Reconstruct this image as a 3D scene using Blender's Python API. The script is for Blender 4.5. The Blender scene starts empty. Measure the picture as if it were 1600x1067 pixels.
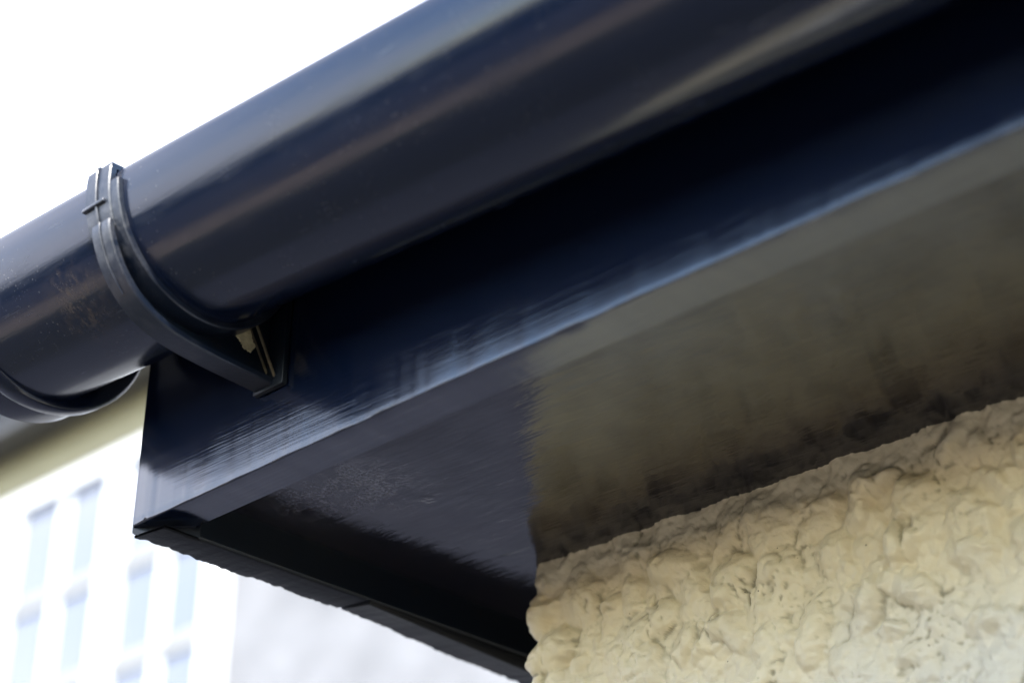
import bpy, bmesh, math, random
import numpy as np
from mathutils import Matrix, Vector

S = bpy.context.scene
C = S.collection
R = math.radians
random.seed(7)
rng = np.random.default_rng(11)

# ------------------------------------------------------------------ camera
cam = bpy.data.cameras.new('camera')
co = bpy.data.objects.new('camera', cam)
C.objects.link(co)
co.matrix_world = Matrix(((0.72177502, 0.32419728, 0.61150384, 1.03312651),
                          (0.69207191, -0.34927945, -0.63169639, -0.69902099),
                          (0.00879147, 0.87914731, -0.47646902, -0.51625503),
                          (0, 0, 0, 1)))
cam.sensor_width = 36.0
cam.lens = 3050.0 / 1600.0 * 36.0
cam.clip_start = 0.02
cam.clip_end = 2000
cam.dof.use_dof = True
cam.dof.focus_distance = 1.29
cam.dof.aperture_fstop = 3.7
cam.dof.aperture_blades = 9
S.camera = co

# ------------------------------------------------------------------ light
SUN_EL = R(42)
SUN_AZ = R(145)          # measured from +Y towards +X : the sun shines on the house fronts
world = bpy.data.worlds.new('World')
S.world = world
world.use_nodes = True
wn = world.node_tree.nodes
sky = wn.new('ShaderNodeTexSky')
sky.sky_type = 'NISHITA'
sky.sun_disc = False
sky.sun_elevation = SUN_EL
sky.sun_rotation = SUN_AZ
sky.air_density = 1.0
sky.dust_density = 0.8
sky.ozone_density = 1.0
wn['Background'].inputs['Strength'].default_value = 0.15
wl = world.node_tree.links
# thin bright cloud: a white veil behind the houses, broken with blue elsewhere
wc = wn.new('ShaderNodeTexCoord')
wnz = wn.new('ShaderNodeTexNoise'); wnz.inputs['Scale'].default_value = 2.2; wnz.inputs['Detail'].default_value = 5; wnz.inputs['Roughness'].default_value = 0.55
wm = wn.new('ShaderNodeMapping'); wm.inputs['Scale'].default_value = (1, 1, 2.2); wm.inputs['Location'].default_value = (0.3, 0.0, 0.2)
wl.new(wc.outputs['Generated'], wm.inputs['Vector']); wl.new(wm.outputs[0], wnz.inputs['Vector'])
wd = wn.new('ShaderNodeVectorMath'); wd.operation = 'DOT_PRODUCT'; wd.inputs[1].default_value = (-0.80, 0.50, -0.20)
wl.new(wc.outputs['Generated'], wd.inputs[0])
wa = wn.new('ShaderNodeMath'); wa.operation = 'MULTIPLY_ADD'; wa.inputs[1].default_value = 0.55
wl.new(wd.outputs['Value'], wa.inputs[0]); wl.new(wnz.outputs['Fac'], wa.inputs[2])
wr = wn.new('ShaderNodeValToRGB'); wr.color_ramp.elements[0].position = 0.44; wr.color_ramp.elements[1].position = 0.66
wl.new(wa.outputs[0], wr.inputs[0])
wx = wn.new('ShaderNodeMix'); wx.data_type = 'RGBA'; wx.inputs[7].default_value = (4.1, 4.3, 5.1, 1)
wl.new(wr.outputs[0], wx.inputs[0]); wl.new(sky.outputs[0], wx.inputs[6])
wl.new(wx.outputs[2], wn['Background'].inputs['Color'])

sun = bpy.data.lights.new('sun', 'SUN')
sun.energy = 2.5
sun.angle = R(0.53)
sun.color = (1.0, 0.95, 0.87)
so = bpy.data.objects.new('sun', sun)
C.objects.link(so)
sd = Vector((math.sin(SUN_AZ) * math.cos(SUN_EL), math.cos(SUN_AZ) * math.cos(SUN_EL), math.sin(SUN_EL)))
so.rotation_euler = sd.to_track_quat('Z', 'Y').to_euler()
so.location = (6, -8, 12)

S.view_settings.view_transform = 'Standard'
S.view_settings.look = 'None'
S.view_settings.gamma = 1
S.view_settings.use_curve_mapping = False
S.view_settings.exposure = 2.35
try:
    S.cycles.max_bounces = 8
    S.cycles.diffuse_bounces = 5
    S.cycles.glossy_bounces = 4
except Exception:
    pass

GZ = -2.42               # ground level below the eaves

# ------------------------------------------------------------------ helpers
def tag(o, label=None, cat=None, group=None, kind=None):
    if label: o['label'] = label
    if cat: o['category'] = cat
    if group: o['group'] = group
    if kind: o['kind'] = kind
    return o

def empty(name, loc, label, cat, group=None):
    o = bpy.data.objects.new(name, None)
    o.empty_display_size = 0.1
    o.location = loc
    C.objects.link(o)
    return tag(o, label, cat, group)

def link(name, me, mat, parent=None):
    o = bpy.data.objects.new(name, me)
    C.objects.link(o)
    if mat is not None and len(me.materials) == 0:
        me.materials.append(mat)
    if parent is not None:
        o.parent = parent
        loc = Vector((0, 0, 0))
        p = parent
        while p is not None:
            loc += Vector(p.location)
            p = p.parent
        o.location = -loc          # every mesh is written in world coordinates
    return o

def mesh(name, v, f, mat, parent=None, smooth=False, sharp=None):
    me = bpy.data.meshes.new(name)
    me.from_pydata([tuple(map(float, p)) for p in v], [], [tuple(q) for q in f])
    me.validate()
    bm = bmesh.new(); bm.from_mesh(me)
    bmesh.ops.recalc_face_normals(bm, faces=bm.faces)
    bm.to_mesh(me); bm.free()
    if smooth:
        me.shade_smooth()
        if sharp is not None:
            me.set_sharp_from_angle(angle=R(sharp))
    return link(name, me, mat, parent)

def box(name, a, b, mat, parent=None, bevel=0.0, seg=2):
    bm = bmesh.new()
    bmesh.ops.create_cube(bm, size=1)
    for v in bm.verts:
        v.co = Vector([(a[i] + b[i]) / 2 + v.co[i] * (b[i] - a[i]) for i in range(3)])
    if bevel > 0:
        bmesh.ops.bevel(bm, geom=bm.edges[:], offset=bevel, segments=seg, affect='EDGES', profile=0.5)
    me = bpy.data.meshes.new(name)
    bm.to_mesh(me); bm.free()
    if bevel > 0:
        me.shade_smooth(); me.set_sharp_from_angle(angle=R(50))
    return link(name, me, mat, parent)

def loft(name, rings, mat, parent=None, smooth=True, sharp=35, caps=True, closed=True):
    """rings: list of equal-length point lists, skinned one to the next"""
    v = [p for r in rings for p in r]
    n = len(rings[0]); f = []
    for i in range(len(rings) - 1):
        for j in range(n if closed else n - 1):
            k = (j + 1) % n
            f.append((i * n + j, i * n + k, (i + 1) * n + k, (i + 1) * n + j))
    if caps and closed:
        f.append(tuple(range(n)))
        f.append(tuple((len(rings) - 1) * n + j for j in reversed(range(n))))
    return mesh(name, v, f, mat, parent, smooth, sharp)

def vnoise(x, y, seed=0):
    xi = np.floor(x).astype(np.int64); yi = np.floor(y).astype(np.int64)
    fx = x - xi; fy = y - yi
    fx = fx * fx * fx * (fx * (fx * 6 - 15) + 10); fy = fy * fy * fy * (fy * (fy * 6 - 15) + 10)
    def h(a, b):
        n = (a * 374761393 + b * 668265263 + seed * 362437) & 0x7fffffff
        n = ((n ^ (n >> 13)) * 1274126177) & 0x7fffffff
        n = n ^ (n >> 16)
        return (n & 0xffff) / 32767.5 - 1
    return (h(xi, yi) * (1 - fx) + h(xi + 1, yi) * fx) * (1 - fy) + (h(xi, yi + 1) * (1 - fx) + h(xi + 1, yi + 1) * fx) * fy

def fbm(x, y, seed=0, oct=4, gain=0.5):
    s = 0; a = 1; t = 0
    for i in range(oct):
        s = s + a * vnoise(x * 2 ** i, y * 2 ** i, seed + i * 17); t += a; a *= gain
    return s / t

# ------------------------------------------------------------------ materials
class NT:
    def __init__(self, name):
        self.m = bpy.data.materials.new(name)
        self.m.use_nodes = True
        self.t = self.m.node_tree
        self.b = self.t.nodes['Principled BSDF']
        self.co = self.n('ShaderNodeNewGeometry').outputs['Position']
    def n(self, ty, **kw):
        o = self.t.nodes.new(ty)
        for k, v in kw.items(): setattr(o, k, v)
        return o
    def l(self, a, b): self.t.links.new(a, b)
    def mapping(self, scale=(1, 1, 1), loc=(0, 0, 0), rot=(0, 0, 0)):
        m = self.n('ShaderNodeMapping')
        m.inputs['Scale'].default_value = scale; m.inputs['Location'].default_value = loc; m.inputs['Rotation'].default_value = rot
        self.l(self.co, m.inputs['Vector']); return m.outputs[0]
    def noise(self, vec, scale, detail=4, rough=0.5, dist=0.0):
        n = self.n('ShaderNodeTexNoise')
        n.inputs['Scale'].default_value = scale; n.inputs['Detail'].default_value = detail
        n.inputs['Roughness'].default_value = rough; n.inputs['Distortion'].default_value = dist
        self.l(vec, n.inputs['Vector']); return n.outputs['Fac']
    def voro(self, vec, scale, rand=1.0):
        n = self.n('ShaderNodeTexVoronoi')
        n.inputs['Scale'].default_value = scale; n.inputs['Randomness'].default_value = rand
        self.l(vec, n.inputs['Vector']); return n
    def ramp(self, fac, stops):
        r = self.n('ShaderNodeValToRGB')
        e = r.color_ramp.elements
        while len(e) < len(stops): e.new(0.5)
        for i, (p, c) in enumerate(stops):
            e[i].position = p
            e[i].color = (c, c, c, 1) if isinstance(c, (int, float)) else (*c, 1)
        self.l(fac, r.inputs[0]); return r.outputs[0]
    def math(self, op, a, b=None, clamp=False):
        m = self.n('ShaderNodeMath', operation=op, use_clamp=clamp)
        for i, x in enumerate((a, b)):
            if x is None: continue
            if isinstance(x, (int, float)): m.inputs[i].default_value = x
            else: self.l(x, m.inputs[i])
        return m.outputs[0]
    def mix(self, fac, a, b):
        m = self.n('ShaderNodeMix', data_type='RGBA')
        for s, x in ((m.inputs[0], fac), (m.inputs[6], a), (m.inputs[7], b)):
            if isinstance(x, (int, float)): s.default_value = x
            elif isinstance(x, tuple): s.default_value = (*x, 1)
            else: self.l(x, s)
        return m.outputs[2]
    def bump(self, h, strength, dist, prev=None):
        b = self.n('ShaderNodeBump')
        b.inputs['Strength'].default_value = strength; b.inputs['Distance'].default_value = dist
        self.l(h, b.inputs['Height'])
        if prev is not None: self.l(prev, b.inputs['Normal'])
        return b.outputs[0]
    def ball(self, c, r, soft=0.5):
        """1 inside a ball round c, fading to 0 at its edge; c in metres, r a radius or three radii"""
        if isinstance(r, (int, float)): r = (r, r, r)
        m = self.mapping((1 / r[0], 1 / r[1], 1 / r[2]), tuple(-c[i] / r[i] for i in range(3)))
        l = self.n('ShaderNodeVectorMath', operation='LENGTH'); self.l(m, l.inputs[0])
        return self.ramp(l.outputs['Value'], [(1 - soft, 1.0), (1.0, 0.0)])
    def set(self, **kw):
        for k, v in kw.items():
            s = self.b.inputs[k]
            if isinstance(v, (int, float)): s.default_value = v
            elif isinstance(v, tuple): s.default_value = (*v, 1) if len(v) == 3 else v
            else: self.l(v, s)
        return self.m

def simple(name, col, rough=0.6, var=0.15, scale=8, bump=0.0, bscale=60, spec=0.5):
    t = NT(name)
    n = t.noise(t.mapping(), scale, 5, 0.6)
    d = tuple(c * (1 - var) for c in col); u = tuple(min(1, c * (1 + var)) for c in col)
    t.set(**{'Base Color': t.ramp(n, [(0.3, d), (0.7, u)]), 'Roughness': rough, 'Specular IOR Level': spec})
    if bump:
        t.set(Normal=t.bump(t.noise(t.mapping(), bscale, 4), 0.6, bump))
    return t.m

def gloss_wood():
    """glossy near-black paint over a planed board: fine grain ridges along the board"""
    t = NT('gloss_black_board_paint')
    g = t.noise(t.mapping((0.28, 62, 62)), 14.0, 2, 0.55, 0.0)
    g2 = t.noise(t.mapping((1.0, 24, 24)), 4.0, 2, 0.5, 0.4)
    fine = t.noise(t.mapping((2.5, 160, 160)), 8.0, 2, 0.6)
    sag = t.noise(t.mapping(), 26.0, 2, 0.5)
    gs = t.ramp(g, [(0.32, 0.0), (0.66, 1.0)])
    # the grain stands out along the lower half of the board
    sep = t.n('ShaderNodeSeparateXYZ'); t.l(t.co, sep.inputs[0])
    low = t.ramp(t.math('ADD', sep.outputs['Z'], t.math('MULTIPLY', g2, 0.03)), [(0.045, 0.9), (0.12, 0.35)])
    smooth_end = t.ramp(sep.outputs['X'], [(0.03, 0.25), (0.11, 1.0)])
    h = t.math('MULTIPLY', t.math('MULTIPLY', gs, low), smooth_end)
    n1 = t.bump(sag, 0.05, 0.0008)
    n2 = t.bump(h, 0.30, 0.00020, n1)
    n3 = t.bump(fine, 0.25, 0.00006, n2)
    dust = t.voro(t.mapping(), 160)
    sp = t.ramp(dust.outputs['Distance'], [(0.0, 1.0), (0.055, 0.0)])
    keep = t.ramp(t.noise(t.mapping(), 14, 3), [(0.58, 0.0), (0.70, 0.6)])
    spot = t.math('MULTIPLY', sp, keep)
    col = t.mix(spot, (0.0024, 0.0052, 0.0155), (0.12, 0.11, 0.09))
    t.set(**{'Base Color': col, 'Roughness': t.ramp(t.noise(t.mapping((3, 40, 40)), 5, 3), [(0.3, 0.11), (0.7, 0.17)]),
             'Specular IOR Level': 0.75, 'Coat Weight': 0.4, 'Coat Roughness': 0.12, 'Coat Normal': n3, 'Normal': n3})
    return t.m

def soffit_paint():
    t = NT('gloss_black_soffit_paint')
    br = t.noise(t.mapping((0.7, 3.8, 1)), 30, 3, 0.55, 0.3)
    br2 = t.noise(t.mapping((1.0, 3.0, 1), rot=(0, 0, R(-6))), 120, 3, 0.6, 0.4)
    sag = t.noise(t.mapping((1, 0.5, 1)), 9, 2, 0.5)
    n1 = t.bump(sag, 0.5, 0.0030)
    n2 = t.bump(br, 0.42, 0.0010, n1)
    n3 = t.bump(br2, 0.35, 0.00028, n2)
    # sandy, lumpy paint close to the side board, and one blister
    m = t.math('MULTIPLY', t.ball((0.112, 0.088, 0.02), (0.075, 0.065, 0.03), 0.95), t.ramp(t.noise(t.mapping(), 45, 4, 0.6), [(0.34, 0.0), (0.52, 1.0)]))
    grit = t.ramp(t.noise(t.mapping(), 420, 4, 0.7), [(0.42, 0.0), (0.62, 1.0)])
    n4 = t.bump(t.math('MULTIPLY', grit, m), 0.35, 0.00025, n3)
    bl = t.ball((0.148, 0.1345, 0.02), (0.0070, 0.0070, 0.01), 0.8)
    n5 = t.bump(t.math('MULTIPLY', bl, t.noise(t.mapping(), 200, 2)), 0.6, 0.0012, n4)
    wear_sheen = t.ramp(t.noise(t.mapping((1, 2, 1)), 18, 5, 0.65), [(0.35, (0.0060, 0.0066, 0.0125)), (0.75, (0.0105, 0.0095, 0.0150))])
    dv = t.voro(t.mapping(), 230)
    dots = t.math('MULTIPLY', t.ramp(dv.outputs['Distance'], [(0.0, 1.0), (0.14, 0.0)]), t.ball((0.125, 0.092, 0.02), (0.085, 0.075, 0.03), 0.6))
    over = t.math('MAXIMUM', t.math('MULTIPLY', t.math('MULTIPLY', grit, m), 0.75), t.math('MULTIPLY', dots, 0.7))
    wear_sheen = t.mix(over, wear_sheen, (0.17, 0.17, 0.21))  # pale lavender on the grit paints in scattered sky reflection
    t.set(**{'Base Color': wear_sheen, 'Roughness': t.ramp(t.noise(t.mapping((2, 5, 1)), 20, 4), [(0.3, 0.07), (0.75, 0.15)]),
             'Specular IOR Level': t.ramp(t.noise(t.mapping(), 22, 5, 0.6), [(0.36, 0.55), (0.60, 0.80)]), 'Normal': n5})
    return t.m

def dull_board():
    t = NT('weathered_black_board')
    g = t.noise(t.mapping((26, 2.5, 26)), 6, 4, 0.6, 0.4)
    gr = t.noise(t.mapping(), 190, 4, 0.7)
    col = t.ramp(t.noise(t.mapping((2, 1, 2)), 30, 6, 0.7), [(0.35, (0.005, 0.007, 0.011)), (0.6, (0.009, 0.010, 0.013)), (0.80, (0.030, 0.027, 0.020))])
    n = t.bump(gr, 0.7, 0.0008, t.bump(g, 0.5, 0.0008))
    t.set(**{'Base Color': col, 'Roughness': 0.5, 'Specular IOR Level': 0.25, 'Normal': n}); return t.m

def inner_board():
    t = NT('black_inner_board_paint')
    n = t.bump(t.noise(t.mapping((20, 2, 20)), 5, 4, 0.6), 0.4, 0.0006)
    rust = t.ramp(t.noise(t.mapping(), 24, 6, 0.72), [(0.60, 0.0), (0.72, 0.55)])
    t.set(**{'Base Color': t.mix(rust, (0.0035, 0.0065, 0.0120), (0.030, 0.020, 0.012)), 'Roughness': 0.3, 'Specular IOR Level': 0.3, 'Normal': n}); return t.m

def gutter_plastic():
    t = NT('black_gutter_plastic')
    drag = t.noise(t.mapping((1.5, 30, 30)), 5, 3, 0.5)
    micro = t.noise(t.mapping((40, 200, 200)), 4, 2, 0.6)
    n = t.bump(micro, 0.18, 0.00012, t.bump(drag, 0.25, 0.0005))
    v = t.voro(t.mapping(), 210)
    sp = t.ramp(v.outputs['Distance'], [(0.0, 0.9), (0.08, 0.7), (0.15, 0.0)])
    keep = t.ramp(t.noise(t.mapping(), 10, 3), [(0.48, 0.0), (0.66, 0.5)])
    v2 = t.voro(t.mapping(), 420)
    sp2 = t.math('MULTIPLY', t.ramp(v2.outputs['Distance'], [(0.0, 1.0), (0.22, 0.0)]), t.ramp(t.noise(t.mapping(), 25, 3), [(0.56, 0.0), (0.7, 0.5)]))
    spot = t.math('MAXIMUM', t.math('MULTIPLY', sp, keep), sp2)
    # brown mud smear left of the bracket
    sm = t.math('MULTIPLY', t.ball((0.080, -0.110, 0.098), (0.034, 0.05, 0.024), 0.75),
                t.ramp(t.noise(t.mapping((1.6, 1, 1)), 130, 5, 0.75), [(0.46, 0.0), (0.66, 0.6)]))
    # algae-dull film and pale water marks
    film = t.ramp(t.noise(t.mapping((0.6, 6, 6)), 12, 6, 0.65), [(0.35, (0.0020, 0.0050, 0.0160)), (0.7, (0.0032, 0.0068, 0.0190))])
    col = t.mix(sm, film, (0.075, 0.050, 0.030))
    col = t.mix(spot, col, (0.20, 0.19, 0.17))
    ro = t.ramp(t.noise(t.mapping((2.0, 14, 14)), 7, 5, 0.6), [(0.3, 0.14), (0.75, 0.24)])
    ro = t.math('ADD', ro, t.math('MULTIPLY', sm, 0.35))
    scr = t.ramp(t.noise(t.mapping((7, 220, 220), rot=(0.0, R(4), R(3))), 1.0, 5, 0.75, 0.6), [(0.62, 0.0), (0.68, 0.5)])
    scr = t.math('MULTIPLY', scr, t.ramp(t.noise(t.mapping(), 16, 3), [(0.50, 0.0), (0.62, 1.0)]))
    ro = t.math('ADD', ro, t.math('MULTIPLY', scr, 0.3))
    blot = t.ramp(t.noise(t.mapping((1, 2.5, 2.5)), 26, 6, 0.72), [(0.52, 0.0), (0.75, 0.12)])
    ro = t.math('ADD', ro, blot)
    col = t.mix(scr, col, (0.030, 0.033, 0.042))
    t.set(**{'Base Color': col, 'Roughness': ro, 'Specular IOR Level': 0.55, 'Normal': n}); return t.m

def bracket_plastic():
    t = NT('scuffed_bracket_plastic')
    n = t.bump(t.noise(t.mapping(), 160, 5, 0.65), 0.4, 0.0005)
    tip = t.ball((0.135, -0.135, 0.112), (0.05, 0.05, 0.045), 0.6)
    sc = t.math('MAXIMUM', t.math('MULTIPLY', tip, t.ramp(t.noise(t.mapping(), 90, 8, 0.78), [(0.42, 0.0), (0.60, 1.0)])),
                t.ramp(t.noise(t.mapping(), 55, 7, 0.75), [(0.54, 0.0), (0.74, 0.5)]))
    col = t.mix(sc, (0.0045, 0.0080, 0.0170), (0.045, 0.047, 0.055))
    t.set(**{'Base Color': col, 'Roughness': 0.34, 'Specular IOR Level': 0.55, 'Normal': n}); return t.m

def render_paint():
    t = NT('cream_roughcast_paint')
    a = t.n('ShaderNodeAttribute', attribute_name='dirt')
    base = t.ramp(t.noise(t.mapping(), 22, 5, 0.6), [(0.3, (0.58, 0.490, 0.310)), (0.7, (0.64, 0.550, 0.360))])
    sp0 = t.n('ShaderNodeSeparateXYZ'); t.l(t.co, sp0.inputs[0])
    tint_depth = t.math('ADD', t.math('MULTIPLY', sp0.outputs['Z'], -1.0), t.math('MULTIPLY', t.math('SUBTRACT', t.noise(t.mapping(), 14, 5, 0.6), 0.5), 0.16))
    skylight_tint = t.ramp(t.math('ADD', tint_depth, t.math('MULTIPLY', sp0.outputs['X'], 0.02)), [(0.075, 0.0), (0.150, 0.85)])
    base = t.mix(skylight_tint, base, (0.510, 0.470, 0.375))  # skylight painted in: paler, greyer colour lower down the wall
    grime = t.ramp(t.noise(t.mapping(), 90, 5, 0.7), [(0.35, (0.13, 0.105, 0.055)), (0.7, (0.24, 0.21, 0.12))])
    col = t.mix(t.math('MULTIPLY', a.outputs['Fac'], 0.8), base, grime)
    v = t.voro(t.mapping(), 95)
    sp = t.math('MULTIPLY', t.ramp(v.outputs['Distance'], [(0.0, 1.0), (0.045, 1.0), (0.07, 0.0)]),
                t.ramp(t.noise(t.mapping(), 30, 3), [(0.52, 0.0), (0.60, 0.9)]))
    col = t.mix(sp, col, (0.06, 0.045, 0.03))
    n = t.bump(t.noise(t.mapping(), 520, 5, 0.65), 0.40, 0.0005, t.bump(t.noise(t.mapping(), 150, 5, 0.6, 1.2), 0.5, 0.0014))
    t.set(**{'Base Color': col, 'Roughness': 0.50, 'Specular IOR Level': 0.35, 'Normal': n}); return t.m

M_fascia = gloss_wood()
M_soffit = soffit_paint()
M_dull = dull_board()
M_inner = inner_board()
M_gutter = gutter_plastic()
M_bracket = bracket_plastic()
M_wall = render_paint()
M_scrap = simple('dried_cream_paint', (0.42, 0.37, 0.22), 0.7, 0.3, 120, 0.0006, 300)
M_worn = simple('worn_bare_edge', (0.085, 0.070, 0.048), 0.5, 0.4, 200, 0.0003, 400)
M_slate = simple('grey_roof_tile', (0.085, 0.085, 0.09), 0.7, 0.3, 6, 0.004, 40)
M_farwall = simple('far_grey_white_roughcast', (0.163, 0.165, 0.172), 0.8, 0.22, 3.0, 0.02, 18)
M_frieze = simple('far_cream_frieze_paint', (0.37, 0.325, 0.20), 0.8, 0.06, 1.5)
M_white = simple('white_frame_paint', (0.74, 0.75, 0.76), 0.4, 0.03, 4)
M_fargut = simple('far_grey_gutter', (0.075, 0.075, 0.078), 0.4, 0.1, 4)
M_farsoff = simple('far_soffit', (0.05, 0.045, 0.035), 0.6, 0.1, 4)
M_trim = simple('grey_trim_paint', (0.24, 0.24, 0.23), 0.5, 0.1, 4)  # even grey for the transoms
tg = NT('window_glass'); tg.set(**{'Base Color': (0.135, 0.152, 0.188), 'Roughness': 0.06, 'Specular IOR Level': 0.8}); M_glass = tg.m
M_curtain = simple('net_curtain', (0.72, 0.72, 0.72), 0.8, 0.1, 5)

# ------------------------------------------------------------------ ground (out of frame, seen in the gloss)
def sheet(name, x0, x1, y0, y1, z, mat, kind='structure', label=None):
    o = mesh(name, [(x0, y0, z), (x1, y0, z), (x1, y1, z), (x0, y1, z)], [(0, 1, 2, 3)], mat)
    o['kind'] = kind
    return o
M_lawn = simple('mown_lawn', (0.022, 0.040, 0.018), 0.9, 0.35, 3, 0.02, 60)
M_soil = simple('dark_border_soil', (0.022, 0.022, 0.020), 0.9, 0.3, 5, 0.02, 40)
M_brick = simple('warm_gravel_path', (0.22, 0.175, 0.14), 0.9, 0.2, 12, 0.01, 60)
M_pave = simple('grey_concrete_drive', (0.038, 0.040, 0.054), 0.85, 0.15, 2, 0.004, 30)
sheet('ground', -600, 600, -600, 600, GZ, M_lawn)
sheet('garden_border', -12, 14, -1.9, 0.3, GZ + 0.004, M_soil)
sheet('garden_path', -30, 30, -3.4, -2.1, GZ + 0.008, M_brick)
sheet('driveway', -30, 30, -9.5, -3.1, GZ + 0.004, M_pave)
sheet('side_yard', -30, -0.0, 0.31, 5.9, GZ + 0.004, M_pave)
sheet('side_path', -30, -12.01, -2.19, 0.3, GZ + 0.004, M_pave)

# ------------------------------------------------------------------ near house
house = empty('house', (3.0, 3.0, GZ), 'cream roughcast house with glossy black boxed eaves, nearest to the camera', 'house')

# roughcast wall: front face y=WY, left face x=WX, displaced lump by lump
WX, WY = 0.1190, 0.2775
def build_wall():
    ss = []
    s = -6.0
    while s < -0.02: ss.append(s); s += max(0.0025, min(0.5, (-s) * 0.12))
    s = -0.02
    while s < 0.50: ss.append(s); s += 0.00095
    while s < 8.0: ss.append(s); s += max(0.00095, min(0.5, (s - 0.49) * 0.08 + 0.001))
    zs = []
    z = 0.0199
    while z > -0.21: zs.append(z); z -= 0.00095
    while z > GZ: zs.append(z); z -= min(0.2, max(0.001, (-0.205 - z) * 0.1 + 0.001))
    zs.append(GZ)
    ss = np.array(ss); zs = np.array(zs)
    SS, ZZ = np.meshgrid(ss, zs, indexing='ij')
    wx = SS + 0.0028 * fbm(SS * 110, ZZ * 110, 3, 3)
    wz = ZZ + 0.0028 * fbm(SS * 110 + 40, ZZ * 110, 5, 3)
    H = 0.0012 * fbm(SS * 28, ZZ * 28, 9, 3)
    # lumps
    def lump_layer(n, r0, r1, h0, h1, seed, box_, el=(0.40, 1.0)):
        g = np.random.default_rng(seed)
        L = np.zeros_like(SS)
        for _ in range(n):
            cx = g.uniform(box_[0], box_[1]); cz = g.uniform(box_[2], box_[3])
            r = g.uniform(r0, r1) ; e = g.uniform(*el); a = g.uniform(0, math.pi); h = g.uniform(h0, h1) * r
            i0, i1 = np.searchsorted(ss, (cx - r * 1.5, cx + r * 1.5)); 
            j1, j0 = len(zs) - np.searchsorted(zs[::-1], (cz - r * 1.5, cz + r * 1.5))
            if i1 - i0 < 2 or j1 - j0 < 2: continue
            X = wx[i0:i1, j0:j1] - cx; Z = wz[i0:i1, j0:j1] - cz
            u = (X * math.cos(a) + Z * math.sin(a)) / r; v = (-X * math.sin(a) + Z * math.cos(a)) / (r * e)
            d2 = u * u + v * v
            cap = h * np.clip(1 - d2, 0, None) ** 0.85
            tx = g.uniform(-0.7, 0.7); tz = g.uniform(-0.9, 0.3)
            cap = cap * np.clip(1 + tx * u + tz * v, 0, None)
            L[i0:i1, j0:j1] = np.maximum(L[i0:i1, j0:j1], cap)
        return L
    bx = (-0.3, 1.6, -1.0, 0.02)
    area = (bx[1] - bx[0]) * (bx[3] - bx[2])
    big = lump_layer(int(area * 1300), 0.010, 0.026, 0.22, 0.50, 1, bx)
    mid = lump_layer(int(area * 5200), 0.005, 0.012, 0.20, 0.48, 2, bx)
    sml = lump_layer(int(area * 9000), 0.0022, 0.0048, 0.25, 0.5, 3, (-0.02, 0.6, -0.25, 0.02))
    H = H + big + 0.6 * mid * (0.65 + 0.45 * np.clip(fbm(SS * 22, ZZ * 22, 21, 2) * 2 + 0.6, 0, 1)) + 0.5 * sml
    # draped folds of thick paint: sharp creases where two noise sheets cross
    f1 = fbm(wx * 60 + 3, wz * 60, 31, 3); f2 = fbm(wx * 48, wz * 75 + 9, 37, 3)
    H = H + 0.0011 * (np.abs(fbm(wx * 120, wz * 120, 47, 4)) ** 0.8)
    H = H + 0.0009 * np.abs(fbm(wx * 210, wz * 210, 43, 3))
    H = H + 0.0024 * np.minimum(np.abs(f1) * 1.6, 0.5) + 0.0028 * np.maximum(f1, f2)
    # a few named big pebbles and pits where the photograph has them
    def px(cx, cz, rx, rz, a, h, p=0.6):
        nonlocal H
        X = SS - cx; Z = ZZ - cz
        u = (X * math.cos(a) + Z * math.sin(a)) / rx; v = (-X * math.sin(a) + Z * math.cos(a)) / rz
        d = np.clip(1 - u * u - v * v, 0, None)
        H = H + h * d ** p
    px(0.300, -0.050, 0.0085, 0.017, 0.05, 0.0095, 0.6)
    px(0.155, -0.075, 0.013, 0.010, 0.3, 0.006)
    px(0.205, -0.040, 0.011, 0.009, 0.6, 0.005)
    px(0.187, -0.0555, 0.0018, 0.006, 0.1, -0.006, 1.0)
    px(0.1835, -0.049, 0.0012, 0.005, 0.9, -0.003, 1.0)
    # trowelled flat towards the top edge and a ragged paint line along the soffit
    topk = np.clip((0.020 - ZZ) / 0.020, 0, 1); topk = topk * topk * (3 - 2 * topk)
    H = H * (0.62 + 0.38 * topk) + 0.0026 * fbm(SS * 35, ZZ * 8, 51, 4) * (1 - topk) + 0.0018 * (1 - topk) + (0.0013 * np.clip(fbm(SS * 420, ZZ * 300, 57, 3), -0.4, 1) + 0.0024 * np.clip(fbm(SS * 60, ZZ * 30, 59, 3), -0.6, 1) + 0.0010) * np.clip(1 - (0.020 - ZZ) / 0.004, 0, 1)
    # smooth a little on the fine part (thick paint)
    K = H.copy()
    for _ in range(1):
        K[1:-1, 1:-1] = (K[1:-1, 1:-1] * 4 + K[2:, 1:-1] + K[:-2, 1:-1] + K[1:-1, 2:] + K[1:-1, :-2]) / 8
    H = K * 0.98
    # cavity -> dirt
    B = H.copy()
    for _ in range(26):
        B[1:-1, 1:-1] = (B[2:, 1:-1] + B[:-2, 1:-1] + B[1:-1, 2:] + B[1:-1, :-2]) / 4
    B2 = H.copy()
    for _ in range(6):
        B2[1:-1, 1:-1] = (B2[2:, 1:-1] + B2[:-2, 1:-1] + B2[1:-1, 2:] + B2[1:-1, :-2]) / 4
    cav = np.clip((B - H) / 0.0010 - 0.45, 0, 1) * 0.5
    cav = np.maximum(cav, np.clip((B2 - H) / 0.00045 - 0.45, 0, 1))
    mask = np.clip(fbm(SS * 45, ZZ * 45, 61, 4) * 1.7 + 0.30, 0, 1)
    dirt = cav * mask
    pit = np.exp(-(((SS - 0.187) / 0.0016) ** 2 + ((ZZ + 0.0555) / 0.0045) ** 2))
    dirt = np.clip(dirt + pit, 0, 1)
    # lay it round the corner (small radius)
    rc = 0.006
    arc = rc * math.pi / 2
    P = np.zeros(SS.shape + (3,)); 
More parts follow.
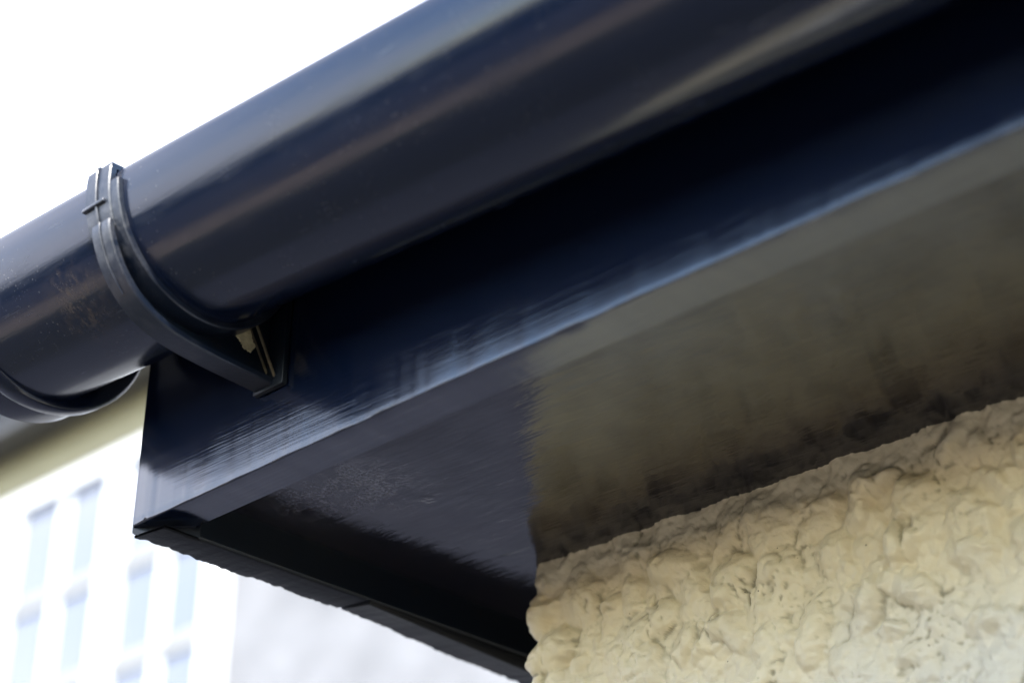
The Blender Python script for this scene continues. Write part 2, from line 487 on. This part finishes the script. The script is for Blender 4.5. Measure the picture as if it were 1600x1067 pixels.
    th = np.clip((SS + arc) / arc, 0, 1) * math.pi / 2       # 0: side, pi/2: front
    nx = -np.cos(th); ny = -np.sin(th)
    bxx = np.where(SS > 0, WX + rc + SS, WX + rc - rc * np.cos(th))
    byy = np.where(SS < -arc, WY + rc + (-arc - SS), WY + rc - rc * np.sin(th))
    P[..., 0] = bxx + nx * H; P[..., 1] = byy + ny * H; P[..., 2] = ZZ
    n0, n1 = SS.shape
    idx = np.arange(n0 * n1).reshape(n0, n1)
    q = np.stack([idx[:-1, :-1], idx[1:, :-1], idx[1:, 1:], idx[:-1, 1:]], -1).reshape(-1, 4)
    sc = (ss[:-1] + ss[1:]) / 2; zc = (zs[:-1] + zs[1:]) / 2
    hole = ((sc[:, None] > 0.12) & (sc[:, None] < 2.3) & (zc[None, :] < -0.275) & (zc[None, :] > -1.62)).reshape(-1)  # opening for the added window
    q = q[~hole]
    me = bpy.data.meshes.new('rendered_wall')
    me.vertices.add(n0 * n1); me.vertices.foreach_set('co', P.reshape(-1).astype(np.float32))
    me.loops.add(q.size); me.loops.foreach_set('vertex_index', q.reshape(-1)[::1].astype(np.int32))
    me.polygons.add(len(q)); me.polygons.foreach_set('loop_start', np.arange(0, q.size, 4, dtype=np.int32))
    me.update(calc_edges=True); me.validate()
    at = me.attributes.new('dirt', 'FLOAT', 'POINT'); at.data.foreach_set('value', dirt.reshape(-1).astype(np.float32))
    me.flip_normals() if me.polygons[len(me.polygons) // 2].normal.y > 0 else None
    me.shade_smooth()
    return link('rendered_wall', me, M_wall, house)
build_wall()

HX1, HY1 = 8.2, 6.3          # far corner of the house
# rear and right walls (plain)
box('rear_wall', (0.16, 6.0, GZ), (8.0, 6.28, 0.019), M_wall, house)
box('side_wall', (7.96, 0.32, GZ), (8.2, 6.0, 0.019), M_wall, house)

# unseen window added below the eaves so its dark glass dims the gutter's gloss
added_window = box('window', (0.20, WY + 0.045, -1.70), (2.55, WY + 0.075, -1.62), M_white, house)
box('frame', (0.20, WY + 0.045, -0.42), (2.55, WY + 0.095, -0.24), M_fargut, added_window)
for wxx in (0.20, 0.98, 1.76, 2.48):
    box('frame', (wxx, WY + 0.05, -1.62), (wxx + 0.07, WY + 0.09, -0.42), M_white, added_window)
box('pane', (0.20, WY + 0.068, -1.62), (2.55, WY + 0.074, -0.42), M_glass, added_window)

# fascia board: 34 mm thick, mitred at the left end, slightly wavy lower edge
def fascia():
    xs = [0.0]
    x = 0.0
    while x < 0.9: x += 0.0012 if x < 0.01 else 0.0022; xs.append(x)
    while x < HX1: x += 0.25; xs.append(x)
    xs = np.array(xs)
    T = 0.031
    w = 0.00035 * fbm(xs * 60, xs * 0, 71, 4) ; w2 = 0.0005 * fbm(xs * 22, xs * 0 + 5, 75, 4)
    sagk = 0.0035 * np.minimum(xs / 0.35, 1)
    rings = []
    chip = np.zeros_like(xs)
    for c, wd, d in ((0.0150, 0.0013, 0.0022), (0.246, 0.006, 0.0007), (0.214, 0.01, 0.0005), (0.40, 0.008, 0.0006)):
        chip += d * np.exp(-((xs - c) / wd) ** 4)
    for i, x in enumerate(xs):
        z0 = sagk[i] + w2[i]
        def mi(y): return x + (y * 1.08 if i == 0 else 0)      # mitre on the first ring
        yb = w[i] + (0.0010 if i == 0 else 0)
        b = 0.0013 + 0.0003 * math.sin(x * 130) + 0.6 * abs(w[i])
        r = [(mi(0), yb, 0.19), (mi(0), yb, z0 + 0.030), (mi(0), yb, z0 + 0.0065)] + [
             (mi(0), yb + b * (1 - math.cos(R(a))), z0 + b * (1 - math.sin(R(a))) + chip[i] * (1 - a / 110)) for a in (0, 18, 36, 54, 72, 90)] + [ (mi(0.010), yb + 0.010, z0 + 0.0003),
             (mi(T - 0.0012), T - 0.0012, z0), (mi(T), T, z0 + 0.0012), (mi(T), T, 0.19)]
        rings.append(r)
    # straighten: keep the first ring a true mitre
    o = loft('fascia_board', rings, M_fascia, house, True, 28)
    return o
fascia()

# side board round the corner, mitred to the fascia, hanging a few millimetres lower
def side_board():
    T = 0.034
    ys = [0.0] + list(np.linspace(0.04, 0.9, 240)) + list(np.linspace(1.2, HY1, 20))
    rings = []
    for i, y in enumerate(ys):
        jag = 0.0006 * float(fbm(np.array([y * 70.]), np.array([3.]), 81, 4)[0])
        def my(x): return y + (0.0012 + x * 0.92 if i == 0 else 0)
        zo = -0.0052 + jag * 0.4; zi = -0.0076
        rings.append([(0.0, my(0), 0.19), (0.0, my(0), zo + 0.0012), (0.0012, my(0.0012), zo), (T - 0.001, my(T), zi), (T, my(T), zi + 0.001), (T, my(T), 0.19)])
    sb = loft('side_board', rings, M_inner, house, True, 30)
    # rough edging strips nailed under it, the second one sagging
    def strip(y0, y1, sag, seed, first):
        ys = np.linspace(y0, y1, max(8, int((min(y1, 1.0) - y0) / 0.0015)))
        rr = []
        for i, y in enumerate(ys):
            k = (y - y0)
            j = 0.0016 * float(fbm(np.array([y * 160.]), np.array([1.]), seed, 4)[0]) + 0.0010 * float(fbm(np.array([y * 30.]), np.array([7.]), seed + 3, 3)[0])
            so = -min(k * sag, 0.010)
            x0 = -0.0004 + j
            yy = y + (0.004 if first and i == 0 else 0)
            sh = 0.030 * 0.92 if (first and i == 0) else 0
            rr.append([(x0, yy, -0.0048 + so * 0.2), (x0 + 0.0003, yy, -0.0062 + so + j * 0.5), (0.031, yy + sh, -0.0088 + so - (0.0015 if not first else 0)), (0.0325, yy + sh, -0.0078 + so), (0.0325, yy + sh, -0.0068 + so * 0.2)])
        return loft('edge_strip', rr, M_dull, sb, True, 40)
    strip(0.0025, 0.186, 0.0, 91, True)
    strip(0.190, 1.4, 0.050, 95, False)
side_board()

# soffit
def soffit():
    xs = np.concatenate([np.linspace(0.0335, 0.8, 90), np.linspace(0.9, 8.2, 12)])
    ys = np.concatenate([np.linspace(0.0305, 0.40, 40), [0.6, 6.3]])
    v = []; 
    for x in xs:
        for y in ys:
            v.append((x, y, 0.020 + 0.0003 * float(fbm(np.array([x * 6.]), np.array([y * 6.]), 101, 2)[0])))
    n = len(ys)
    f = [(i * n + j, (i + 1) * n + j, (i + 1) * n + j + 1, i * n + j + 1) for i in range(len(xs) - 1) for j in range(n - 1)]
    o = mesh('soffit_board', v, f, M_soffit, house, True)
    return o
soffit()
# bead of paint where wall and soffit meet
# roof: hipped, tiles down to the gutter
def hip_roof():
    e = 0.03; z0 = 0.192
    a = [(-e, -e - 0.02, z0), (HX1 + e, -e - 0.02, z0), (HX1 + e, HY1 + e, z0), (-e, HY1 + e, z0)]
    h = 1.9; r = [(3.2, 3.15, z0 + h), (5.0, 3.15, z0 + h)]
    b = [(p[0], p[1], p[2] - 0.02) for p in a]
    v = a + r + b
    f = [(0, 1, 5, 4), (1, 2, 5), (2, 3, 4, 5), (3, 0, 4), (0, 6, 7, 1), (1, 7, 8, 2), (2, 8, 9, 3), (3, 9, 6, 0), (6, 9, 8, 7)]
    mesh('roof', v, f, M_slate, house)
hip_roof()

# ------------------------------------------------------------------ gutter
GY = -0.066
GR = 0.073
def gz(x): return 0.1565 - 0.052 * x
def prof(a, r, back=0.060):
    """a in degrees: 180 = front lip, 270 = bottom, 360 = back"""
    c, s = math.cos(R(a)), math.sin(R(a))
    ry = r if a <= 270 else r - GR + back
    return ry * c, r * s
gutter = empty('rain_gutter', (0.0, GY, gz(0)), 'long glossy black half-round rain gutter running along the fascia', 'gutter')
def channel():
    t = 0.0024
    out = [(-GR + 0.0005, 0.004), (-GR, 0.0025)] + [prof(a, GR) for a in np.linspace(180, 360, 73)] + [(0.060, 0.012)]
    inn = [(0.060 - t, 0.012)] + [prof(a, GR - t, 0.060 - t) for a in np.linspace(360, 180, 73)] + [(-GR + t, 0.0025), (-GR + 0.004, 0.001), (-GR + 0.006, 0.003), (-GR + 0.004, 0.005)]
    p = out + inn
    xs = [-0.055] + list(np.linspace(0, 1.2, 60)) + [2, 4, 8.28]
    rings = []
    for x in xs:
        wob = 0.0004 * math.sin(x * 9) 
        rings.append([(x, GY + y, gz(x) + z + wob) for y, z in p])
    loft('gutter_channel', rings, M_gutter, gutter, True, 40)
channel()
def circ(a, r, cy=-0.062): return (cy + r * math.cos(R(a)), r * math.sin(R(a)))
def stop_end():
    # socket ring and closed end cup
    A = np.linspace(178, 364, 70)
    def band(name, sec, parent):
        # sec: closed list of (x, r)
        rings = []
        for a in A:
            rings.append([(x, circ(a, r)[0], gz(x) + 0.0032 + circ(a, r)[1]) for x, r in sec])
        return loft(name, rings, M_gutter, parent, True, 35)
    cup = band('stop_end', [(-0.079, 0.069), (-0.079, 0.0755), (-0.077, 0.0775), (-0.050, 0.0775), (-0.046, 0.0765), (-0.046, 0.069)], gutter)
    band('socket_ring', [(-0.0465, 0.0755), (-0.0465, 0.0800), (-0.0440, 0.0812), (-0.0330, 0.0812), (-0.0300, 0.0796), (-0.0290, 0.0780), (-0.0285, 0.0700), (-0.0400, 0.0690)], cup)
    # end disc
    v = [(-0.079, circ(a, 0.0757)[0], gz(-0.079) + 0.0032 + circ(a, 0.0757)[1]) for a in A]
    v2 = [(-0.0755, y, z) for _, y, z in v]
    n = len(v)
    f = [tuple(range(n)), tuple(n + i for i in reversed(range(n)))] + [(i, (i + 1) % n, n + (i + 1) % n, n + i) for i in range(n)]
    mesh('end_disc', v + v2, f, M_gutter, cup)
    # the collar's shoulder that closes the gap behind the flat-backed channel
    AA = np.linspace(268, 362, 40)
    r1 = [(-0.0300, circ(a, 0.0765)[0], gz(-0.03) + 0.0032 + circ(a, 0.0765)[1]) for a in AA]
    r0 = [(-0.0300, GY + prof(a, GR - 0.001)[0] * 0.97, gz(-0.03) + prof(a, GR - 0.001)[1]) for a in AA]
    r2 = [(-0.034, y, z) for _, y, z in r1]; r3 = [(-0.034, y, z) for _, y, z in r0]
    v = r0 + r1 + r2 + r3; n = len(AA); f = []
    for i in range(n - 1):
        for a, b in ((0, 1), (1, 2), (2, 3), (3, 0)):
            f.append((a * n + i, a * n + i + 1, b * n + i + 1, b * n + i))
    mesh('socket_shoulder', v, f, M_gutter, cup, True, 35)
stop_end()

# ------------------------------------------------------------------ bracket
BX0, BX1 = 0.1215, 0.1555
bracket = empty('gutter_bracket', (0.139, 0.0, gz(0.139)), 'scuffed black plastic bracket clipped round the gutter and fixed to the fascia', 'bracket')
def bracket_build():
    cz = gz(0.139)
    def P(a, r): 
        y, z = prof(a, r, 0.0600 + (r - GR)) if a > 270 else prof(a, r)
        return GY + y, cz + z
    def sweep(name, pts_fn, A, mat, sharp=35):
        return loft(name, [pts_fn(a) for a in A], mat, bracket, True, sharp)
    def sec(a, x0, x1, r0, r1, bev=0.0008):
        q = [(x0, r0), (x0, r1 - bev), (x0 + bev, r1), (x1 - bev, r1), (x1, r1 - bev), (x1, r0)]
        return [(x, *P(a, r)) for x, r in q]
    # support ring round the channel
    sweep('support_ring', lambda a: sec(a, 0.1270, BX1, GR + 0.0002, GR + 0.0042), np.linspace(184, 352, 76), M_bracket)
    # clip over the lip
    path = []
    for a in np.linspace(206, 182, 12): path.append(P(a, GR + 0.0052))
    top = cz + 0.0095
    path += [(GY - GR - 0.0052, cz + 0.004), (GY - GR - 0.0048, top - 0.0010), (GY - GR - 0.0038, top), (GY - GR + 0.0060, top + 0.0002), (GY - GR + 0.0075, top - 0.0012), (GY - GR + 0.0078, cz - 0.001)]
    inner = []
    for a in np.linspace(206, 182, 12): inner.append(P(a, GR + 0.0004))
    inner += [(GY - GR - 0.0004, cz + 0.004), (GY - GR - 0.0004, top - 0.005), (GY - GR - 0.0002, top - 0.0045), (GY - GR + 0.0035, top - 0.0042), (GY - GR + 0.0040, top - 0.005), (GY - GR + 0.0042, cz - 0.001)]
    def ribbon(name, path, inner, x0, x1, bev, mat=M_bracket, parent=bracket, sharp=35):
        rings = []
        for (oy, oz), (iy, iz) in zip(path, inner):
            # small bevel on the outer edges
            dy, dz = iy - oy, iz - oz; L = math.hypot(dy, dz) or 1
            by, bz = oy + dy / L * bev, oz + dz / L * bev
            rings.append([(x0, iy, iz), (x0, by, bz), (x0 + bev, oy, oz), (x1 - bev, oy, oz), (x1, by, bz), (x1, iy, iz)])
        return loft(name, rings, mat, parent, True, sharp)
    clip = ribbon('lip_clip', path, inner, 0.1225, 0.1478, 0.0009)
    # centre rib on the clip
    rp = [P(a, GR + 0.0066) for a in np.linspace(206, 182, 12)] + [(GY - GR - 0.0068, cz + 0.004), (GY - GR - 0.0062, top - 0.0005), (GY - GR - 0.0042, top + 0.0010)]
    ri = [P(a, GR + 0.004) for a in np.linspace(206, 182, 12)] + [(GY - GR - 0.0040, cz + 0.004), (GY - GR - 0.0036, top - 0.003), (GY - GR - 0.0020, top - 0.002)]
    ribbon('centre_rib', rp, ri, 0.1338, 0.1360, 0.0006, parent=clip)
    # cross bar
    y, z = P(192.5, GR + 0.0066)
    box('cross_bar', (0.1216, y - 0.0008, z - 0.0014), (0.1440, y + 0.003, z + 0.0014), M_bracket, clip, 0.0010, 3)
    # strap: leaves the ring, then runs straight to the foot of the back plate
    sp = [(-0.1405, 0.1185), (-0.1398, 0.1125), (-0.1365, 0.1040), (-0.1310, 0.0935), (-0.1235, 0.0835), (-0.1140, 0.0745), (-0.1020, 0.0670), (-0.0880, 0.0618),
          (-0.0720, 0.0590), (-0.0560, 0.0575), (-0.0400, 0.0565), (-0.0200, 0.0557), (-0.0040, 0.0550)]
    ps = []
    for i in range(len(sp) - 1):
        p0 = sp[max(i - 1, 0)]; p1 = sp[i]; p2 = sp[i + 1]; p3 = sp[min(i + 2, len(sp) - 1)]
        for k in range(5):
            t = k / 5
            ps.append(tuple(0.5 * (2 * p1[d] + (p2[d] - p0[d]) * t + (2 * p0[d] - 5 * p1[d] + 4 * p2[d] - p3[d]) * t * t + (3 * p1[d] - p0[d] - 3 * p2[d] + p3[d]) * t ** 3) for d in (0, 1)))
    ps.append(sp[-1])
    def offset(ps, d):
        o = []
        for i, p in enumerate(ps):
            a = ps[max(i - 1, 0)]; b = ps[min(i + 1, len(ps) - 1)]
            ty, tz = b[0] - a[0], b[1] - a[1]; L = math.hypot(ty, tz)
            o.append((p[0] - tz / L * d, p[1] + ty / L * d))
        return o
    inn = offset(ps, 0.0042)
    st = ribbon('strap', ps, inn, 0.1292, 0.1476, 0.0009)
    ribbon('strap_rib', offset(ps[:24], -0.0010), offset(ps[:24], 0.001), 0.1372, 0.1390, 0.0005, parent=st)
    # thin web plate between ring, strap and fascia
    ringp = [P(a, GR + 0.002) for a in np.linspace(208, 340, 40)]
    web = [(inn[0][0] + 0.001, inn[0][1])] + [p for p in offset(ps, 0.003)[3:]] + [(-0.004, 0.060), (-0.0045, ringp[-1][1])] + ringp[::-1]
    n = len(web)
    v = [(0.1335, y, z) for y, z in web] + [(0.1400, y, z) for y, z in web]
    f = [tuple(range(n)), tuple(n + i for i in reversed(range(n)))] + [(i, (i + 1) % n, n + (i + 1) % n, n + i) for i in range(n)]
    mesh('web_plate', v, f, M_inner, bracket)
    # back plate on the fascia
    box('back_plate', (0.1280, -0.0048, 0.0530), (0.1570, -0.0008, 0.165), M_inner, bracket, 0.0003)
    # two stiffening ribs slanting up from the foot, their edges worn bare
    def bar(name, p, q, x0, x1, w, mat):
        d = Vector((0, q[0] - p[0], q[1] - p[1])).normalized(); nrm = Vector((0, -d.z, d.y)) * w
        rings = []
        for s in (p, q):
            c = Vector((0, s[0], s[1]))
            rings.append([(x0, *(c - nrm)[1:]), (x1, *(c - nrm)[1:]), (x1, *(c + nrm)[1:]), (x0, *(c + nrm)[1:])])
        return loft(name, rings, mat, bracket, False)
    bar('stiffening_rib', (-0.0250, 0.0985), (-0.0045, 0.0650), 0.1395, 0.1412, 0.0006, M_worn)
    bar('stiffening_rib', (-0.0268, 0.0985), (-0.0050, 0.0600), 0.1485, 0.1500, 0.0006, M_worn)
    # scrap of dried cream paint caught on the web
    out = []
    base = [(-0.0510, 0.0985), (-0.0440, 0.0990), (-0.0370, 0.0968), (-0.0300, 0.0965), (-0.0255, 0.0995), (-0.0215, 0.1000), (-0.0190, 0.0905), (-0.0150, 0.0850), (-0.0185, 0.0790), (-0.0235, 0.0800), (-0.0270, 0.0838), (-0.0310, 0.0868), (-0.0365, 0.0880), (-0.0410, 0.0925), (-0.0460, 0.0950)]
    m = len(base)
    g = random.Random(5)
    for i in range(m):
        a, b = base[i], base[(i + 1) % m]
        for k in range(5):
            t = k / 5
            out.append((a[0] + (b[0] - a[0]) * t + g.uniform(-0.0006, 0.0006), a[1] + (b[1] - a[1]) * t + g.uniform(-0.0006, 0.0006)))
    n = len(out)
    v = [(0.1402, y * 1.02, z - 0.0045) for y, z in out] + [(0.1412, y * 0.99 - 0.0008, (z - 0.09) * 0.95 + 0.0855) for y, z in out]
    f = [tuple(range(n)), tuple(n + i for i in reversed(range(n)))] + [(i, (i + 1) % n, n + (i + 1) % n, n + i) for i in range(n)]
    o = mesh('paint_scrap', v, f, M_scrap, bracket)
    o['label'] = 'ragged scrap of dried cream paint'
bracket_build()

# ------------------------------------------------------------------ house in the background
FY = 6.0
far = empty('house', (-9.5, FY + 3, GZ), 'blurred cream house with large white framed window behind the eaves', 'house')
Xa, Xb, Zt = -15.0, -2.6, 5.40
WXa, WXb = -11.62, -7.80
WZa, WZb = 2.10, 4.92
def P_box(name, a, b, mat, par=far, bev=0): return box(name, a, b, mat, par, bev)
def wall_with_hole():
    y0, y1 = FY, FY + 0.25
    for a, b in (((Xa, y0, GZ), (WXa, y1, Zt)), ((WXb, y0, GZ), (Xb, y1, Zt))):
        pass
    xs = [Xa, WXa, WXb, Xb]; zs = [GZ, WZa, WZb, Zt]
    v = []; f = []
    for y in (y0, y1):
        for x in xs:
            for z in zs: v.append((x, y, z))
    def I(k, i, j): return k * 16 + i * 4 + j
    for k in (0, 1):
        for i in range(3):
            for j in range(3):
                if (i, j) == (1, 1): continue
                f.append((I(k, i, j), I(k, i + 1, j), I(k, i + 1, j + 1), I(k, i, j + 1)))
    for (i, j, i2, j2) in ((1, 1, 2, 1), (2, 1, 2, 2), (2, 2, 1, 2), (1, 2, 1, 1)):
        f.append((I(0, i, j), I(0, i2, j2), I(1, i2, j2), I(1, i, j)))
    mesh('wall', v, f, M_farwall, far)
wall_with_hole()
P_box('side_wall', (Xb - 0.25, FY + 0.25, GZ), (Xb, FY + 6, Zt), M_farwall)
P_box('side_wall', (Xa, FY + 0.25, GZ), (Xa + 0.25, FY + 6, Zt), M_farwall)
P_box('frieze_board', (Xa, FY - 0.02, 5.08), (Xb, FY - 0.001, Zt - 0.001), M_frieze)
P_box('rear_wall', (Xa, FY + 6, GZ), (Xb, FY + 6.25, Zt), M_farwall)
P_box('soffit_board', (Xa - 0.3, FY - 0.34, Zt), (Xb + 0.3, FY + 6.6, Zt + 0.05), M_farsoff)
P_box('fascia_board', (Xa - 0.3, FY - 0.37, Zt - 0.02), (Xb + 0.3, FY - 0.341, Zt + 0.22), M_fargut)
def far_gutter():
    rings = []
    for x in (Xa - 0.3, Xb + 0.3):
        o = [(x, FY - 0.44 + 0.065 * math.cos(R(a)), Zt + 0.20 + 0.07 * math.sin(R(a))) for a in np.linspace(180, 360, 19)]
        i = [(x, FY - 0.44 + 0.060 * math.cos(R(a)), Zt + 0.20 + 0.065 * math.sin(R(a))) for a in np.linspace(360, 180, 19)]
        rings.append(o + i)
    g = loft('rain_gutter', rings, M_fargut, far)
far_gutter()
def far_roof():
    e = 0.45; z0 = Zt + 0.23
    xa, xb, ya, yb = Xa - e, Xb + e, FY - e, FY + 6.7
    ym = (ya + yb) / 2
    v = [(xa, ya, z0), (xb, ya, z0), (xb, yb, z0), (xa, yb, z0), (xa + 3, ym, z0 + 2.2), (xb - 3, ym, z0 + 2.2)]
    v += [(p[0], p[1], p[2] - 0.03) for p in v[:4]]
    f = [(0, 1, 5, 4), (1, 2, 5), (2, 3, 4, 5), (3, 0, 4), (0, 6, 7, 1), (1, 7, 8, 2), (2, 8, 9, 3), (3, 9, 6, 0), (6, 9, 8, 7)]
    mesh('roof', v, f, M_slate, far)
far_roof()
# window: white posts at -11.55, -10.27, -9.02, -7.87; transoms 0.68 m apart; each bay split by a slimmer bar
P_box('curtain', (WXa, FY + 0.235, WZa), (WXb, FY + 0.245, WZb), M_curtain)
win = P_box('window', (WXa - 0.03, FY - 0.06, WZb), (WXb + 0.03, FY + 0.12, WZb + 0.10), M_white)
P_box('window_sill', (WXa - 0.08, FY - 0.10, WZa - 0.07), (WXb + 0.08, FY + 0.12, WZa), M_white, win)
posts = [-11.56, -10.29, -9.02, -7.87]
for x in posts:
    P_box('post', (x - 0.085, FY - 0.045, WZa), (x + 0.085, FY + 0.07, WZb), M_white, win)
tr = [2.80, 3.49, 4.17]
for i in range(3):
    a, b = posts[i] + 0.085, posts[i + 1] - 0.085
    m = (a + b) / 2
    lv = [WZa] + tr + [WZb]
    for z in tr:
        P_box('transom', (a, FY - 0.02, z - 0.045), (b, FY + 0.05, z + 0.045), M_trim, win)
    for j in range(4):
        z0 = lv[j] + (0.045 if j else 0); z1 = lv[j + 1] - (0.045 if j < 3 else 0)
        P_box('glazing_bar', (m - 0.03, FY - 0.01, z0), (m + 0.03, FY + 0.045, z1), M_white, win)
        for (p, q) in ((a, m - 0.03), (m + 0.03, b)):
            P_box('pane', (p, FY + 0.010, z0), (q, FY + 0.016, z1), M_glass, win)

# ------------------------------------------------------------------ across the garden (seen only in the gloss)
def hedge(x0, x1, y, h, w, seed):
    nx, nz = 60, 12
    v = []; f = []
    prof_ = [(-w / 2, 0), (-w / 2, h * 0.4), (-w / 2, h * 0.85), (-w * 0.3, h), (w * 0.3, h), (w / 2, h * 0.85), (w / 2, 0)]
    g = random.Random(seed)
    for i in range(nx + 1):
        x = x0 + (x1 - x0) * i / nx
        for (a, b) in prof_:
            v.append((x + g.uniform(-.1, .1), y + a + g.uniform(-.12, .12), GZ + max(0, b + (g.uniform(-.12, .12) if b > 0 else 0))))
    n = len(prof_)
    for i in range(nx):
        for j in range(n - 1):
            f.append((i * n + j, (i + 1) * n + j, (i + 1) * n + j + 1, i * n + j + 1))
    o = mesh('hedge', v, f, simple('hedge_foliage', (0.022, 0.036, 0.02), 0.9, 0.5, 9, 0.08, 14))
    return o
o = hedge(-26, 24, -10.6, 2.1, 1.0, 3)
tag(o, 'clipped dark green hedge across the garden', 'hedge')
